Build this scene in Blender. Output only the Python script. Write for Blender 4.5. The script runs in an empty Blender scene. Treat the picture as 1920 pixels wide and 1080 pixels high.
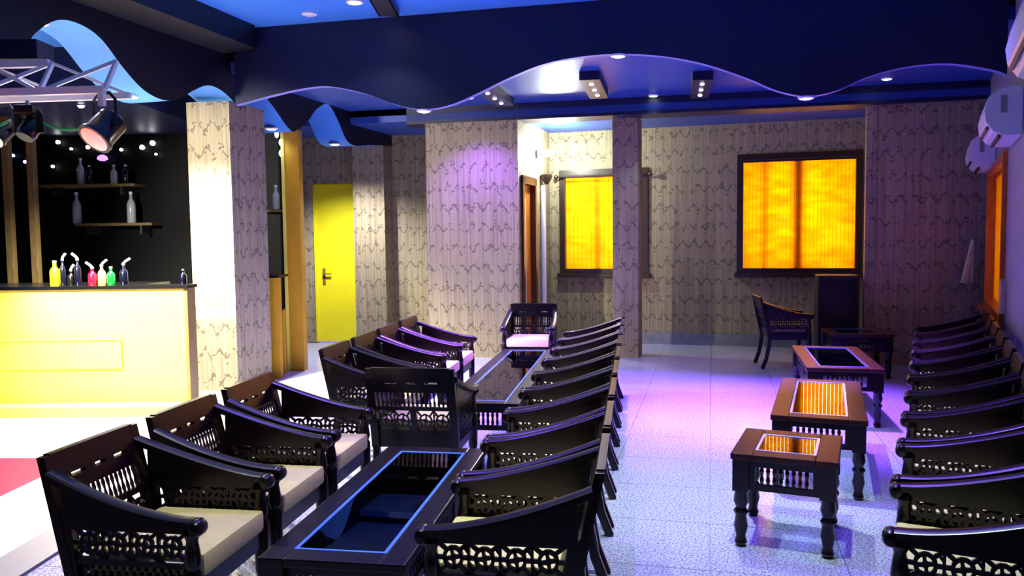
import bpy, bmesh, math, random
from mathutils import Vector, Matrix
random.seed(7)
# ------------------------------------------------------------------ camera
F_PX = 1500.0
CAM = Vector((0.0, 0.0, 1.5))
PITCH = math.atan((540 - 445) / F_PX)
ROLL = 0.012
Fw = Vector((0, math.cos(PITCH), -math.sin(PITCH)))
R0 = Vector((1, 0, 0))
U0 = R0.cross(Fw)
Rt = R0 * math.cos(ROLL) - U0 * math.sin(ROLL)
Up = R0 * math.sin(ROLL) + U0 * math.cos(ROLL)
scene = bpy.context.scene
C = scene.collection
cd = bpy.data.cameras.new('camera')
cd.sensor_width = 36.0
cd.lens = F_PX / 1920 * 36.0
cd.clip_start = 0.05
cam = bpy.data.objects.new('camera', cd)
C.objects.link(cam)
m = Matrix((Rt, Up, -Fw)).transposed().to_4x4()
m.translation = CAM
cam.matrix_world = m
scene.camera = cam

# ------------------------------------------------------------------ world, exposure
w = bpy.data.worlds.new('night_world')
scene.world = w
w.use_nodes = True
w.node_tree.nodes['Background'].inputs[0].default_value = (0.10, 0.14, 0.42, 1)
w.node_tree.nodes['Background'].inputs[1].default_value = 0.02
vs = scene.view_settings
vs.view_transform = 'Standard'
vs.look = 'None'
vs.exposure = 0.0
vs.gamma = 1.0
vs.use_curve_mapping = False

# light levels (watts), one place to tune
W_BAR, W_FLOOR, W_VIOLET, W_ALCOVE, W_DAY = 1300, 560, 2100, 110, 115
COOL, VIOLET, WARM = (0.72, 0.85, 1.0), (0.24, 0.075, 1.0), (1.0, 0.93, 0.68)


# ------------------------------------------------------------------ pixel geometry
def ray(px, py):
    return Fw + Rt * ((px - 960) / F_PX) - Up * ((py - 540) / F_PX)


def at_z(px, py, z):
    d = ray(px, py)
    return CAM + d * ((z - CAM.z) / d.z)


def at_y(px, py, Y):
    d = ray(px, py)
    return CAM + d * (Y / d.y)


def on_line(px, p0, slope):
    """point of the plan line x = p0.x + slope*(y-p0.y) seen in image column px"""
    d = ray(px, 445)
    k = d.x / d.y
    Y = (p0[0] - slope * p0[1]) / (k - slope)
    return (k * Y, Y)


# ------------------------------------------------------------------ materials
MATS = {}


def lin(c):
    return tuple(((v / 12.92) if v <= 0.04045 else ((v + 0.055) / 1.055) ** 2.4) for v in (x / 255 for x in c))


def nt(name):
    mt = bpy.data.materials.new(name)
    mt.use_nodes = True
    t = mt.node_tree
    return mt, t, t.nodes['Principled BSDF']


def mat(name, col, rough=0.5, metal=0.0, var=0.0, scale=8.0, spec=0.5, coat=0.0, bump=0.0, stretch=(1, 1, 1)):
    mt, t, b = nt(name)
    b.inputs['Roughness'].default_value = rough
    b.inputs['Metallic'].default_value = metal
    b.inputs['Specular IOR Level'].default_value = spec
    b.inputs['Coat Weight'].default_value = coat
    b.inputs['Coat Roughness'].default_value = 0.22
    c = lin(col)
    if var or bump:
        tc = t.nodes.new('ShaderNodeTexCoord')
        mp = t.nodes.new('ShaderNodeMapping')
        mp.inputs['Scale'].default_value = stretch
        n = t.nodes.new('ShaderNodeTexNoise')
        n.inputs['Scale'].default_value = scale
        n.inputs['Detail'].default_value = 4
        t.links.new(tc.outputs['Object'], mp.inputs[0])
        t.links.new(mp.outputs[0], n.inputs['Vector'])
        r = t.nodes.new('ShaderNodeValToRGB')
        r.color_ramp.elements[0].position = 0.3
        r.color_ramp.elements[1].position = 0.7
        r.color_ramp.elements[0].color = tuple(x * (1 - var) for x in c) + (1,)
        r.color_ramp.elements[1].color = tuple(min(1, x * (1 + var)) for x in c) + (1,)
        t.links.new(n.outputs['Fac'], r.inputs[0])
        t.links.new(r.outputs[0], b.inputs['Base Color'])
        if bump:
            bp = t.nodes.new('ShaderNodeBump')
            bp.inputs['Strength'].default_value = bump
            bp.inputs['Distance'].default_value = 0.01
            t.links.new(n.outputs['Fac'], bp.inputs['Height'])
            t.links.new(bp.outputs[0], b.inputs['Normal'])
    else:
        b.inputs['Base Color'].default_value = c + (1,)
    MATS[name] = mt
    return mt


def emit(name, col, s):
    mt, t, b = nt(name)
    b.inputs['Base Color'].default_value = (0.8, 0.8, 0.8, 1)
    b.inputs['Emission Color'].default_value = tuple(col) + (1,)
    b.inputs['Emission Strength'].default_value = s
    MATS[name] = mt
    return mt


mat('rosewood', (15, 6, 9), 0.32, var=0.35, scale=14, spec=0.25, coat=0.28, stretch=(1, 1, 6))
mat('red_wood', (52, 20, 13), 0.38, var=0.3, scale=10, spec=0.3, coat=0.06, stretch=(1, 6, 1))
mat('cream', (228, 216, 136), 0.8, var=0.05, scale=30, bump=0.1)
mat('navy', (6, 12, 54), 0.45, var=0.1, scale=2)
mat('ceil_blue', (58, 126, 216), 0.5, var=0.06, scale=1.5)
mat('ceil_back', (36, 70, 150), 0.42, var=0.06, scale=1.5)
mat('shaded_navy', (3, 4, 20), 0.5, var=0.1, scale=2)  # navy paint darkened to hold the shade of the unlit left soffit and cove
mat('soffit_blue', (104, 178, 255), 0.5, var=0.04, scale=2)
mat('soffit_edge', (120, 120, 190), 0.5)
mat('bar_yellow', (240, 224, 92), 0.4, var=0.05, scale=3)
mat('door_yellow', (226, 214, 26), 0.4, var=0.04, scale=4)
mat('ochre', (190, 140, 14), 0.5, var=0.1, scale=4)
mat('bar_brown', (120, 96, 48), 0.5, var=0.2, scale=8, stretch=(4, 4, 1))
mat('black', (8, 8, 10), 0.25, var=0.2, scale=5)
mat('black_matte', (12, 12, 14), 0.6)
mat('bar_black', (4, 4, 6), 0.55, var=0.2, scale=3, spec=0.12)
mat('post_wood', (96, 78, 42), 0.45, var=0.2, scale=9, stretch=(4, 4, 1))
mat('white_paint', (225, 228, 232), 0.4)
mat('truss_white', (246, 248, 252), 0.6)
mat('ac_white', (214, 220, 222), 0.35)
mat('ac_dark', (40, 42, 50), 0.5)
mat('ac_grey', (130, 138, 132), 0.5)
mat('plaster', (132, 132, 140), 0.7, var=0.08, scale=3, bump=0.1)
mat('frame_brown', (84, 46, 18), 0.35, var=0.3, scale=10, stretch=(3, 3, 1))
mat('dark_frame', (42, 26, 14), 0.4, var=0.2, scale=10)
mat('orange_wood', (190, 104, 30), 0.35, var=0.25, scale=8, stretch=(3, 3, 1))
mat('grout', (150, 152, 160), 0.7)
mat('metal', (170, 172, 178), 0.3, metal=0.9)
mat('skirting', (120, 122, 132), 0.4, var=0.15, scale=12)
mat('red_floor', (205, 8, 56), 0.6, var=0.12, scale=2, spec=0.15)
mat('green_cable', (40, 190, 110), 0.4)
mat('shadow_grey', (100, 98, 108), 0.5)  # colour stands in for the shadow band beside the dance floor
mat('green_panel', (24, 140, 70), 0.4)
for nm, col in (('liq_yellow', (210, 214, 20)), ('liq_red', (170, 10, 40)), ('liq_gold', (190, 176, 80)),
                ('liq_green', (10, 110, 40)), ('liq_navy', (6, 7, 24)), ('liq_clear', (170, 172, 176)), ('liq_brown', (86, 52, 24))):
    mat(nm, col, 0.12, coat=0.5)
emit('lens_violet', (0.75, 0.66, 1.0), 14)
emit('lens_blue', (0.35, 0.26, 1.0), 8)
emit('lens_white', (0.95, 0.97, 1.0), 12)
emit('lens_red', (1.0, 0.06, 0.03), 3.5)
emit('lens_green', (0.2, 1.0, 0.5), 4)
emit('lens_purple', (0.5, 0.15, 0.9), 3)
emit('bulb_white', (0.85, 0.97, 1.0), 30)
emit('daylight', (1.0, 0.86, 0.62), 5)


def floor_mat():
    mt, t, b = nt('floor_tile')
    b.inputs['Roughness'].default_value = 0.16
    tc = t.nodes.new('ShaderNodeTexCoord')
    n = t.nodes.new('ShaderNodeTexNoise')
    n.inputs['Scale'].default_value = 95
    n.inputs['Detail'].default_value = 2
    n2 = t.nodes.new('ShaderNodeTexNoise')
    n2.inputs['Scale'].default_value = 1.1
    gm = t.nodes.new('ShaderNodeNewGeometry')
    t.links.new(gm.outputs['Position'], n.inputs['Vector'])
    t.links.new(gm.outputs['Position'], n2.inputs['Vector'])
    r = t.nodes.new('ShaderNodeValToRGB')
    r.color_ramp.elements[0].position = 0.38
    r.color_ramp.elements[1].position = 0.56
    r.color_ramp.elements[0].color = lin((128, 132, 150)) + (1,)
    r.color_ramp.elements[1].color = lin((212, 216, 226)) + (1,)
    mx = t.nodes.new('ShaderNodeMix')
    mx.data_type = 'RGBA'
    mx.blend_type = 'MULTIPLY'
    mx.inputs[0].default_value = 0.25
    t.links.new(n.outputs['Fac'], r.inputs[0])
    t.links.new(r.outputs[0], mx.inputs[6])
    t.links.new(n2.outputs['Fac'], mx.inputs[7])
    t.links.new(mx.outputs[2], b.inputs['Base Color'])
    MATS['floor_tile'] = mt


floor_mat()


def paper_mat():
    """beige wallpaper: fine vertical streaks, rows of little dark sprigs"""
    mt, t, b = nt('wallpaper')
    b.inputs['Roughness'].default_value = 0.7
    L = t.links.new

    def N(kind, **kw):
        n = t.nodes.new('ShaderNode' + kind)
        for k, v in kw.items():
            setattr(n, k, v)
        return n

    def M(op, a, bb=None, cc=None):
        n = N('Math', operation=op)
        for i, x in enumerate((a, bb, cc)):
            if x is None:
                continue
            if isinstance(x, (int, float)):
                n.inputs[i].default_value = x
            else:
                L(x, n.inputs[i])
        return n.outputs[0]
    uv = N('UVMap')
    sep = N('SeparateXYZ')
    L(uv.outputs[0], sep.inputs[0])
    u, v = sep.outputs[0], sep.outputs[1]
    nz = N('TexNoise')
    nz.inputs['Scale'].default_value = 6
    nz.inputs['Detail'].default_value = 2
    L(uv.outputs[0], nz.inputs['Vector'])
    wob = M('MULTIPLY', M('SUBTRACT', nz.outputs['Fac'], 0.5), 0.10)
    row = M('FLOOR', M('DIVIDE', v, 0.25))
    us = M('ADD', u, M('MULTIPLY', row, 0.083))
    wave = M('MULTIPLY', M('SINE', M('MULTIPLY', us, 2 * math.pi / 0.15)), 0.042)
    vv = M('SUBTRACT', M('MODULO', M('ADD', v, 100.0), 0.25), 0.125)
    dist = M('ABSOLUTE', M('SUBTRACT', M('ADD', vv, wob), wave))
    stroke = M('LESS_THAN', dist, 0.013)
    # leaves: voronoi dots near the stroke
    vo = N('TexVoronoi')
    vo.inputs['Scale'].default_value = 26
    L(uv.outputs[0], vo.inputs['Vector'])
    leaf = M('MULTIPLY', M('LESS_THAN', vo.outputs['Distance'], 0.34), M('LESS_THAN', dist, 0.062))
    nb = N('TexNoise')
    nb.inputs['Scale'].default_value = 12
    L(uv.outputs[0], nb.inputs['Vector'])
    gate = M('GREATER_THAN', nb.outputs['Fac'], 0.46)
    ink = M('MULTIPLY', M('MAXIMUM', stroke, leaf), gate)
    # vertical streaks
    mp = N('Mapping')
    mp.inputs['Scale'].default_value = (38, 0.8, 1)
    L(uv.outputs[0], mp.inputs[0])
    ns = N('TexNoise')
    ns.inputs['Scale'].default_value = 1.0
    ns.inputs['Detail'].default_value = 3
    L(mp.outputs[0], ns.inputs['Vector'])
    r = N('ValToRGB')
    r.color_ramp.elements[0].position = 0.32
    r.color_ramp.elements[1].position = 0.62
    r.color_ramp.elements[0].color = lin((124, 112, 86)) + (1,)
    r.color_ramp.elements[1].color = lin((156, 143, 112)) + (1,)
    L(ns.outputs['Fac'], r.inputs[0])
    mx = N('Mix', data_type='RGBA')
    L(M('MULTIPLY', ink, 0.62), mx.inputs[0])
    L(r.outputs[0], mx.inputs[6])
    mx.inputs[7].default_value = lin((58, 42, 34)) + (1,)
    L(mx.outputs[2], b.inputs['Base Color'])
    MATS['wallpaper'] = mt


paper_mat()


def glass_mat(name, tint, gl=0.02, ior=1.5):
    mt = bpy.data.materials.new(name)
    mt.use_nodes = True
    t = mt.node_tree
    t.nodes.clear()
    o = t.nodes.new('ShaderNodeOutputMaterial')
    tr = t.nodes.new('ShaderNodeBsdfTransparent')
    tr.inputs[0].default_value = tuple(tint) + (1,)
    g = t.nodes.new('ShaderNodeBsdfGlossy')
    g.inputs['Roughness'].default_value = gl
    fr = t.nodes.new('ShaderNodeFresnel')
    fr.inputs[0].default_value = ior
    mx = t.nodes.new('ShaderNodeMixShader')
    t.links.new(fr.outputs[0], mx.inputs[0])
    t.links.new(tr.outputs[0], mx.inputs[1])
    t.links.new(g.outputs[0], mx.inputs[2])
    t.links.new(mx.outputs[0], o.inputs[0])
    MATS[name] = mt


glass_mat('table_glass', (0.80, 0.88, 0.96), 0.015, 1.75)
glass_mat('window_glass', (0.95, 0.95, 0.92), 0.02, 1.45)
mat('bevel_glint', (96, 150, 235), 0.1, coat=0.6)  # blue reflection on the glass bevel put into its colour


def blind_mat(name, c0, c1):
    mt = bpy.data.materials.new(name)
    mt.use_nodes = True
    t = mt.node_tree
    t.nodes.clear()
    o = t.nodes.new('ShaderNodeOutputMaterial')
    gm = t.nodes.new('ShaderNodeNewGeometry')
    mp = t.nodes.new('ShaderNodeMapping')
    mp.inputs['Scale'].default_value = (3, 3, 9)
    n = t.nodes.new('ShaderNodeTexNoise')
    n.inputs['Scale'].default_value = 1.4
    n.inputs['Detail'].default_value = 4
    t.links.new(gm.outputs['Position'], mp.inputs[0])
    t.links.new(mp.outputs[0], n.inputs['Vector'])
    r = t.nodes.new('ShaderNodeValToRGB')
    r.color_ramp.elements[0].position = 0.3
    r.color_ramp.elements[1].position = 0.65
    r.color_ramp.elements[0].color = lin(c0) + (1,)
    r.color_ramp.elements[1].color = lin(c1) + (1,)
    t.links.new(n.outputs['Fac'], r.inputs[0])
    tl = t.nodes.new('ShaderNodeBsdfTranslucent')
    df = t.nodes.new('ShaderNodeBsdfDiffuse')
    t.links.new(r.outputs[0], tl.inputs[0])
    t.links.new(r.outputs[0], df.inputs[0])
    mx = t.nodes.new('ShaderNodeMixShader')
    mx.inputs[0].default_value = 0.25
    t.links.new(tl.outputs[0], mx.inputs[1])
    t.links.new(df.outputs[0], mx.inputs[2])
    t.links.new(mx.outputs[0], o.inputs[0])
    MATS[name] = mt


blind_mat('blind_orange', (252, 176, 22), (255, 208, 30))
blind_mat('blind_yellow', (252, 198, 30), (255, 222, 50))
blind_mat('curtain_white', (235, 225, 205), (250, 245, 230))


# ------------------------------------------------------------------ mesh builder
class MB:
    def __init__(s):
        s.v, s.f, s.mi, s.uv = [], [], [], []

    def face(s, idx, mi=0, uv=None):
        s.f.append(tuple(idx))
        s.mi.append(mi)
        s.uv.append(uv)

    def hexa(s, p, mi=0):
        """8 points: bottom 4 ccw, top 4 ccw"""
        b = len(s.v)
        s.v += [tuple(q) for q in p]
        for q in ((3, 2, 1, 0), (4, 5, 6, 7), (0, 1, 5, 4), (1, 2, 6, 5), (2, 3, 7, 6), (3, 0, 4, 7)):
            s.face([b + i for i in q], mi)
        return s

    def box(s, x0, x1, y0, y1, z0, z1, mi=0):
        return s.hexa([(x0, y0, z0), (x1, y0, z0), (x1, y1, z0), (x0, y1, z0),
                       (x0, y0, z1), (x1, y0, z1), (x1, y1, z1), (x0, y1, z1)], mi)

    def bar(s, a, b, w, h, up=(0, 0, 1), mi=0):
        a, b = Vector(a), Vector(b)
        d = (b - a).normalized()
        u = Vector(up)
        sd = d.cross(u)
        if sd.length < 1e-4:
            sd = d.cross(Vector((0, 1, 0)))
        sd.normalize()
        u = sd.cross(d)
        p = []
        for q in (a, b):
            p.append([q + sd * w / 2 - u * h / 2, q - sd * w / 2 - u * h / 2, q - sd * w / 2 + u * h / 2, q + sd * w / 2 + u * h / 2])
        return s.hexa(p[0] + p[1], mi)

    def sweep(s, pts, w, h, up=(0, 0, 1), mi=0):
        """rectangular section along a path"""
        pts = [Vector(p) for p in pts]
        rings = []
        for i, p in enumerate(pts):
            d = (pts[min(i + 1, len(pts) - 1)] - pts[max(i - 1, 0)]).normalized()
            sd = d.cross(Vector(up)).normalized()
            u = sd.cross(d)
            b = len(s.v)
            for (a, c) in ((.5, -.32), (.5, .32), (.3, .5), (-.3, .5), (-.5, .32), (-.5, -.32), (-.3, -.5), (.3, -.5)):
                s.v.append(tuple(p + sd * w * a + u * h * c))
            rings.append(b)
        for a, b in zip(rings, rings[1:]):
            for k in range(8):
                k2 = (k + 1) % 8
                s.face((a + k, a + k2, b + k2, b + k), mi)
        s.face([rings[0] + k for k in range(7, -1, -1)], mi)
        s.face([rings[-1] + k for k in range(8)], mi)
        return s

    def tube(s, pts, r, n=8, mi=0):
        pts = [Vector(p) for p in pts]
        rr = r if isinstance(r, (list, tuple)) else [r] * len(pts)
        rings = []
        ref = None
        for i, p in enumerate(pts):
            d = (pts[min(i + 1, len(pts) - 1)] - pts[max(i - 1, 0)]).normalized()
            if ref is None:
                ref = Vector((0, 0, 1)) if abs(d.z) < .9 else Vector((1, 0, 0))
            sd = d.cross(ref).normalized()
            u = sd.cross(d)
            b = len(s.v)
            for k in range(n):
                a = 2 * math.pi * k / n
                s.v.append(tuple(p + (sd * math.cos(a) + u * math.sin(a)) * rr[i]))
            rings.append(b)
        for a, b in zip(rings, rings[1:]):
            for k in range(n):
                k2 = (k + 1) % n
                s.face((a + k, b + k, b + k2, a + k2), mi)
        s.face([rings[0] + k for k in range(n)], mi)
        s.face([rings[-1] + k for k in range(n - 1, -1, -1)], mi)
        return s

    def lathe(s, prof, c=(0, 0, 0), n=12, mi=0, ax=None):
        """profile [(r,z)] about a vertical axis (or axis ax) through c"""
        c = Vector(c)
        if ax is None:
            e1, e2, e3 = Vector((1, 0, 0)), Vector((0, 1, 0)), Vector((0, 0, 1))
        else:
            e3 = Vector(ax).normalized()
            e1 = e3.orthogonal().normalized()
            e2 = e3.cross(e1)
        rings = []
        for (r, z) in prof:
            b = len(s.v)
            for k in range(n):
                a = 2 * math.pi * k / n
                s.v.append(tuple(c + e1 * r * math.cos(a) + e2 * r * math.sin(a) + e3 * z))
            rings.append(b)
        for a, b in zip(rings, rings[1:]):
            for k in range(n):
                k2 = (k + 1) % n
                s.face((a + k, a + k2, b + k2, b + k), mi)
        s.face([rings[0] + k for k in range(n - 1, -1, -1)], mi)
        s.face([rings[-1] + k for k in range(n)], mi)
        return s

    def poly(s, pts, z0, z1, mi=0):
        """vertical prism over a ccw plan polygon"""
        b = len(s.v)
        n = len(pts)
        s.v += [(p[0], p[1], z0) for p in pts] + [(p[0], p[1], z1) for p in pts]
        s.face([b + i for i in range(n - 1, -1, -1)], mi)
        s.face([b + n + i for i in range(n)], mi)
        for i in range(n):
            j = (i + 1) % n
            s.face((b + i, b + j, b + n + j, b + n + i), mi)
        return s

    def build(s, name, mats, parent=None, smooth=False, bevel=0.0, kind=None):
        me = bpy.data.meshes.new(name)
        me.from_pydata(s.v, [], s.f)
        if isinstance(mats, str):
            mats = [mats]
        for q in mats:
            me.materials.append(MATS[q])
        for p, i in zip(me.polygons, s.mi):
            p.material_index = i
        if any(u is not None for u in s.uv):
            l = me.uv_layers.new(name='UVMap')
            for p, u in zip(me.polygons, s.uv):
                if u:
                    for k, li in enumerate(p.loop_indices):
                        l.data[li].uv = u[k]
        if bevel:
            bm = bmesh.new()
            bm.from_mesh(me)
            bmesh.ops.bevel(bm, geom=bm.edges[:], offset=bevel, segments=2, affect='EDGES', profile=0.6)
            bm.to_mesh(me)
            bm.free()
        if smooth:
            for p in me.polygons:
                p.use_smooth = True
            try:
                me.set_sharp_from_angle(angle=math.radians(38))
            except Exception:
                pass
        o = bpy.data.objects.new(name, me)
        C.objects.link(o)
        if parent is not None:
            o.parent = parent
        if kind:
            o['kind'] = kind
        return o


def tag(o, label, cat=None, group=None, kind=None):
    o['label'] = label
    if cat:
        o['category'] = cat
    if group:
        o['group'] = group
    if kind:
        o['kind'] = kind
    return o


def empty(name, loc=(0, 0, 0), rz=0.0):
    o = bpy.data.objects.new(name, None)
    o.empty_display_size = 0.1
    C.objects.link(o)
    o.location = loc
    o.rotation_euler = (0, 0, rz)
    return o


def copy_tree(o, parent=None):
    c = o.copy()
    C.objects.link(c)
    c.parent = parent
    for ch in list(o.children):
        copy_tree(ch, c)
    return c


def struct(o, label):
    o['kind'] = 'structure'
    o['label'] = label
    return o


def wall_mesh(p0, p1, z0, z1, th, holes=(), u0=0.0):
    """wall from p0 to p1 in plan; body lies to the LEFT-behind side (th>0: to the left of p0->p1)."""
    p0, p1 = Vector((p0[0], p0[1])), Vector((p1[0], p1[1]))
    d = p1 - p0
    Lg = d.length
    d.normalize()
    nrm = Vector((-d.y, d.x)) * th
    us = sorted({0.0, Lg, *[h[0] for h in holes], *[h[1] for h in holes]})
    vs_ = sorted({z0, z1, *[h[2] for h in holes], *[h[3] for h in holes]})
    mb = MB()

    def solid(i, j):
        if i < 0 or j < 0 or i >= len(us) - 1 or j >= len(vs_) - 1:
            return False
        cu, cv = (us[i] + us[i + 1]) / 2, (vs_[j] + vs_[j + 1]) / 2
        return not any(h[0] < cu < h[1] and h[2] < cv < h[3] for h in holes)

    def P(u, v, k):
        q = p0 + d * u + nrm * k
        mb.v.append((q.x, q.y, v))
        return len(mb.v) - 1

    def quad(pts):
        idx = [P(*q) for q in pts]
        mb.face(idx, 0, [(u0 + q[0] + abs(th) * q[2], q[1]) for q in pts])
    for i in range(len(us) - 1):
        for j in range(len(vs_) - 1):
            if not solid(i, j):
                continue
            a, b, c, e = us[i], us[i + 1], vs_[j], vs_[j + 1]
            quad([(a, c, 0), (b, c, 0), (b, e, 0), (a, e, 0)])
            quad([(b, c, 1), (a, c, 1), (a, e, 1), (b, e, 1)])
            if not solid(i - 1, j):
                quad([(a, c, 1), (a, c, 0), (a, e, 0), (a, e, 1)])
            if not solid(i + 1, j):
                quad([(b, c, 0), (b, c, 1), (b, e, 1), (b, e, 0)])
            if not solid(i, j - 1):
                quad([(a, c, 1), (b, c, 1), (b, c, 0), (a, c, 0)])
            if not solid(i, j + 1):
                quad([(a, e, 0), (b, e, 0), (b, e, 1), (a, e, 1)])
    return mb


def catmull(pts, n=8):
    out = []
    for i in range(len(pts) - 1):
        p = [pts[max(i - 1, 0)], pts[i], pts[i + 1], pts[min(i + 2, len(pts) - 1)]]
        for k in range(n):
            t = k / n
            out.append(tuple(0.5 * (2 * b + (c - a) * t + (2 * a - 5 * b + 4 * c - e) * t * t + (3 * b - a - 3 * c + e) * t ** 3)
                             for a, b, c, e in zip(*p)))
    out.append(tuple(pts[-1]))
    return out


# ------------------------------------------------------------------ plan lines
SL = 0.287                                       # run of the columns and the left soffit
COL0 = (-2.74, 7.9)                              # right front edge of the near column
SR = 0.522                                       # run of the right wall
WR0 = (3.075, 4.7)
SB = -0.30                                       # run of the back wall
BK0 = (3.8, 10.5)


def right_wall(Y, off=0.0):
    """point on the right wall, off metres out into the room"""
    n = Vector((-1, SR)).normalized()
    return (WR0[0] + SR * (Y - WR0[1]) + n.x * off, Y + n.y * off)


def left_line(Y, off=0.0):
    n = Vector((-1, SL)).normalized()
    return (COL0[0] + SL * (Y - COL0[1]) + n.x * off, Y + n.y * off)


def back_line(X):
    return (X, BK0[1] + SB * (X - BK0[0]))


def line_x(p, d, q, e):
    """crossing of p+t*d and q+s*e"""
    den = d[0] * e[1] - d[1] * e[0]
    t = ((q[0] - p[0]) * e[1] - (q[1] - p[1]) * e[0]) / den
    return (p[0] + d[0] * t, p[1] + d[1] * t)


Z_TOP, Z_BAY, Z_BACK, Z_BARC = 3.51, 3.13, 2.97, 3.18
BEAM0 = (left_line(7.8)[0], 7.8)                 # front wavy beam, left end
SBEAM = -0.235


def beam_pt(px):
    d = ray(px, 445)
    k = d.x / d.y
    Y = (BEAM0[1] - SBEAM * BEAM0[0]) / (1 - SBEAM * k)
    return (k * Y, Y)


# ------------------------------------------------------------------ floor
fl = MB().box(-8.5, 7.5, -2.0, 13.6, -0.12, -0.012).build('floor', 'grout')
struct(fl, 'pale speckled tiled floor of the lounge')
TS = 0.6
yaw = math.radians(-14)
tile_me = MB().box(-TS / 2 + .002, TS / 2 - .002, -TS / 2 + .002, TS / 2 - .002, -0.03, 0.0).build('tile', 'floor_tile', fl)
tiles = []
for i in range(-16, 18):
    for j in range(-3, 24):
        cx, cy = (i + .5) * TS, (j + .5) * TS
        X = cx * math.cos(yaw) - cy * math.sin(yaw)
        Y = cx * math.sin(yaw) + cy * math.cos(yaw)
        if Y < 1.2 or Y > 12.8:
            continue
        rx = X / Y
        if rx < -0.76 or rx > 0.74 or X > right_wall(Y)[0] + .3 or X < -6.6 or (X < left_line(Y)[0] - .6 and Y > 7.6):
            continue
        tiles.append((Y, X))
tiles.sort()
for k, (Y, X) in enumerate(tiles[:298]):
    o = tile_me if k == 0 else tile_me.copy()
    if k:
        C.objects.link(o)
        o.parent = fl
    o.location = (X, Y, 0)
    o.rotation_euler = (0, 0, yaw)

# ------------------------------------------------------------------ walls
# back wall with two windows
bl, br = back_line(-0.6), back_line(5.75)
bdir = Vector((br[0] - bl[0], br[1] - bl[1])).normalized()


def back_u(px):
    q = on_line_back(px)
    return (Vector(q) - Vector(bl)).dot(bdir)


def on_line_back(px):
    d = ray(px, 445)
    k = d.x / d.y
    Y = (BK0[1] - SB * BK0[0]) / (1 - SB * k)
    return (k * Y, Y)


def back_z(px, py):
    return at_y(px, py, on_line_back(px)[1]).z


W1 = (back_u(1386), back_u(1611), back_z(1500, 507), back_z(1500, 290))
W2 = (back_u(1054), back_u(1211), back_z(1100, 508), back_z(1100, 322))
o = wall_mesh(bl, br, 0, Z_TOP, 0.2, [W1, W2]).build('wall_back', 'wallpaper')
struct(o, 'back wall in beige sprig wallpaper with two glowing windows')
# skirting along the back wall
b0, b1 = Vector(back_line(0.9)), Vector(back_line(4.15))
nb = Vector((bdir.y, -bdir.x))
o = MB().poly([b0 + nb * .025, b1 + nb * .025, b1 + nb * .001, b0 + nb * .001], 0, 0.16).build('baseboard_back', 'skirting')
struct(o, 'grey skirting along the foot of the back wall')

# boxed-out wall at the right end of the back wall
q0 = at_z(1622, 200, 2.97)
q0 = on_line(1622, (4.02, 9.05), 0.0)
qd = (1, SB)
q1 = line_x(q0, qd, WR0, (SR, 1))
q1 = (q1[0] + .1, q1[1] - .03)
hit = line_x(q0, (0.47, 1), bl, (bdir.x, bdir.y))
o = MB()
o = wall_mesh(q0, q1, 0, Z_TOP, 0.12).build('wall_back_right', 'wallpaper')
struct(o, 'boxed-out wallpapered wall between the orange window and the right wall')
o = wall_mesh(hit, q0, 0, Z_TOP, 0.1).build('wall_back_return', 'wallpaper')
struct(o, 'narrow return of the boxed-out wall beside the orange window')

# right wall with its window
def right_px(px):
    return on_line(px, WR0, SR)


rw0, rw1 = right_wall(-1.5), right_wall(10.6)
rdir = Vector((rw0[0] - rw1[0], rw0[1] - rw1[1])).normalized()


def right_u(Y):
    return (Vector(right_wall(Y)) - Vector(rw1)).dot(rdir)


W3 = (right_u(8.35), right_u(6.55), 0.78, 2.12)
o = wall_mesh(rw1, rw0, 0, Z_TOP, 0.2, [W3]).build('wall_right', 'plaster')
struct(o, 'grey plaster wall on the right with air conditioners and a window')

# block wall (purple lit) and alcove side
K0, K1 = (-1.06, 10.12), (0.09, 9.86)
o = wall_mesh(K0, K1, 0, 3.2, 0.12).build('wall_block', 'wallpaper')
struct(o, 'wallpapered wall washed in violet light behind the long glass table')
alc_far = line_x(K1, (SL, 1), bl, (bdir.x, bdir.y))
DOORU = (0.16, 0.80, 0.0, 2.22)
o = wall_mesh(K1, alc_far, 0, 3.2, 0.12, [DOORU], u0=3.0).build('wall_alcove', 'wallpaper')
struct(o, 'side wall of the lit alcove with a brown door frame')
# far left walls
G0 = (-1.95, 12.45)
o = wall_mesh(G0, (-0.9, 12.2), 0, 3.2, 0.12, u0=5.0).build('wall_far', 'wallpaper')
struct(o, 'far wall strip washed in violet light behind the second column')
DL = at_z(560, 640, 0)
d0, d1 = (-3.6, 11.75), (-1.2, 11.5)
dd = (Vector(d1) - Vector(d0)).normalized()


def dl_u(px):
    k = ray(px, 445)
    k = k.x / k.y
    s = dd.y / dd.x
    Y = (d0[1] - s * d0[0]) / (1 - s * k)
    return (Vector((k * Y, Y)) - Vector(d0)).dot(dd)


DU = (dl_u(589), dl_u(700), 0.0, 2.30)
o = wall_mesh(d0, d1, 0, 3.2, 0.12, [DU], u0=7.0).build('wall_left_back', 'wallpaper')
struct(o, 'beige wallpapered wall around the yellow door')
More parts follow.
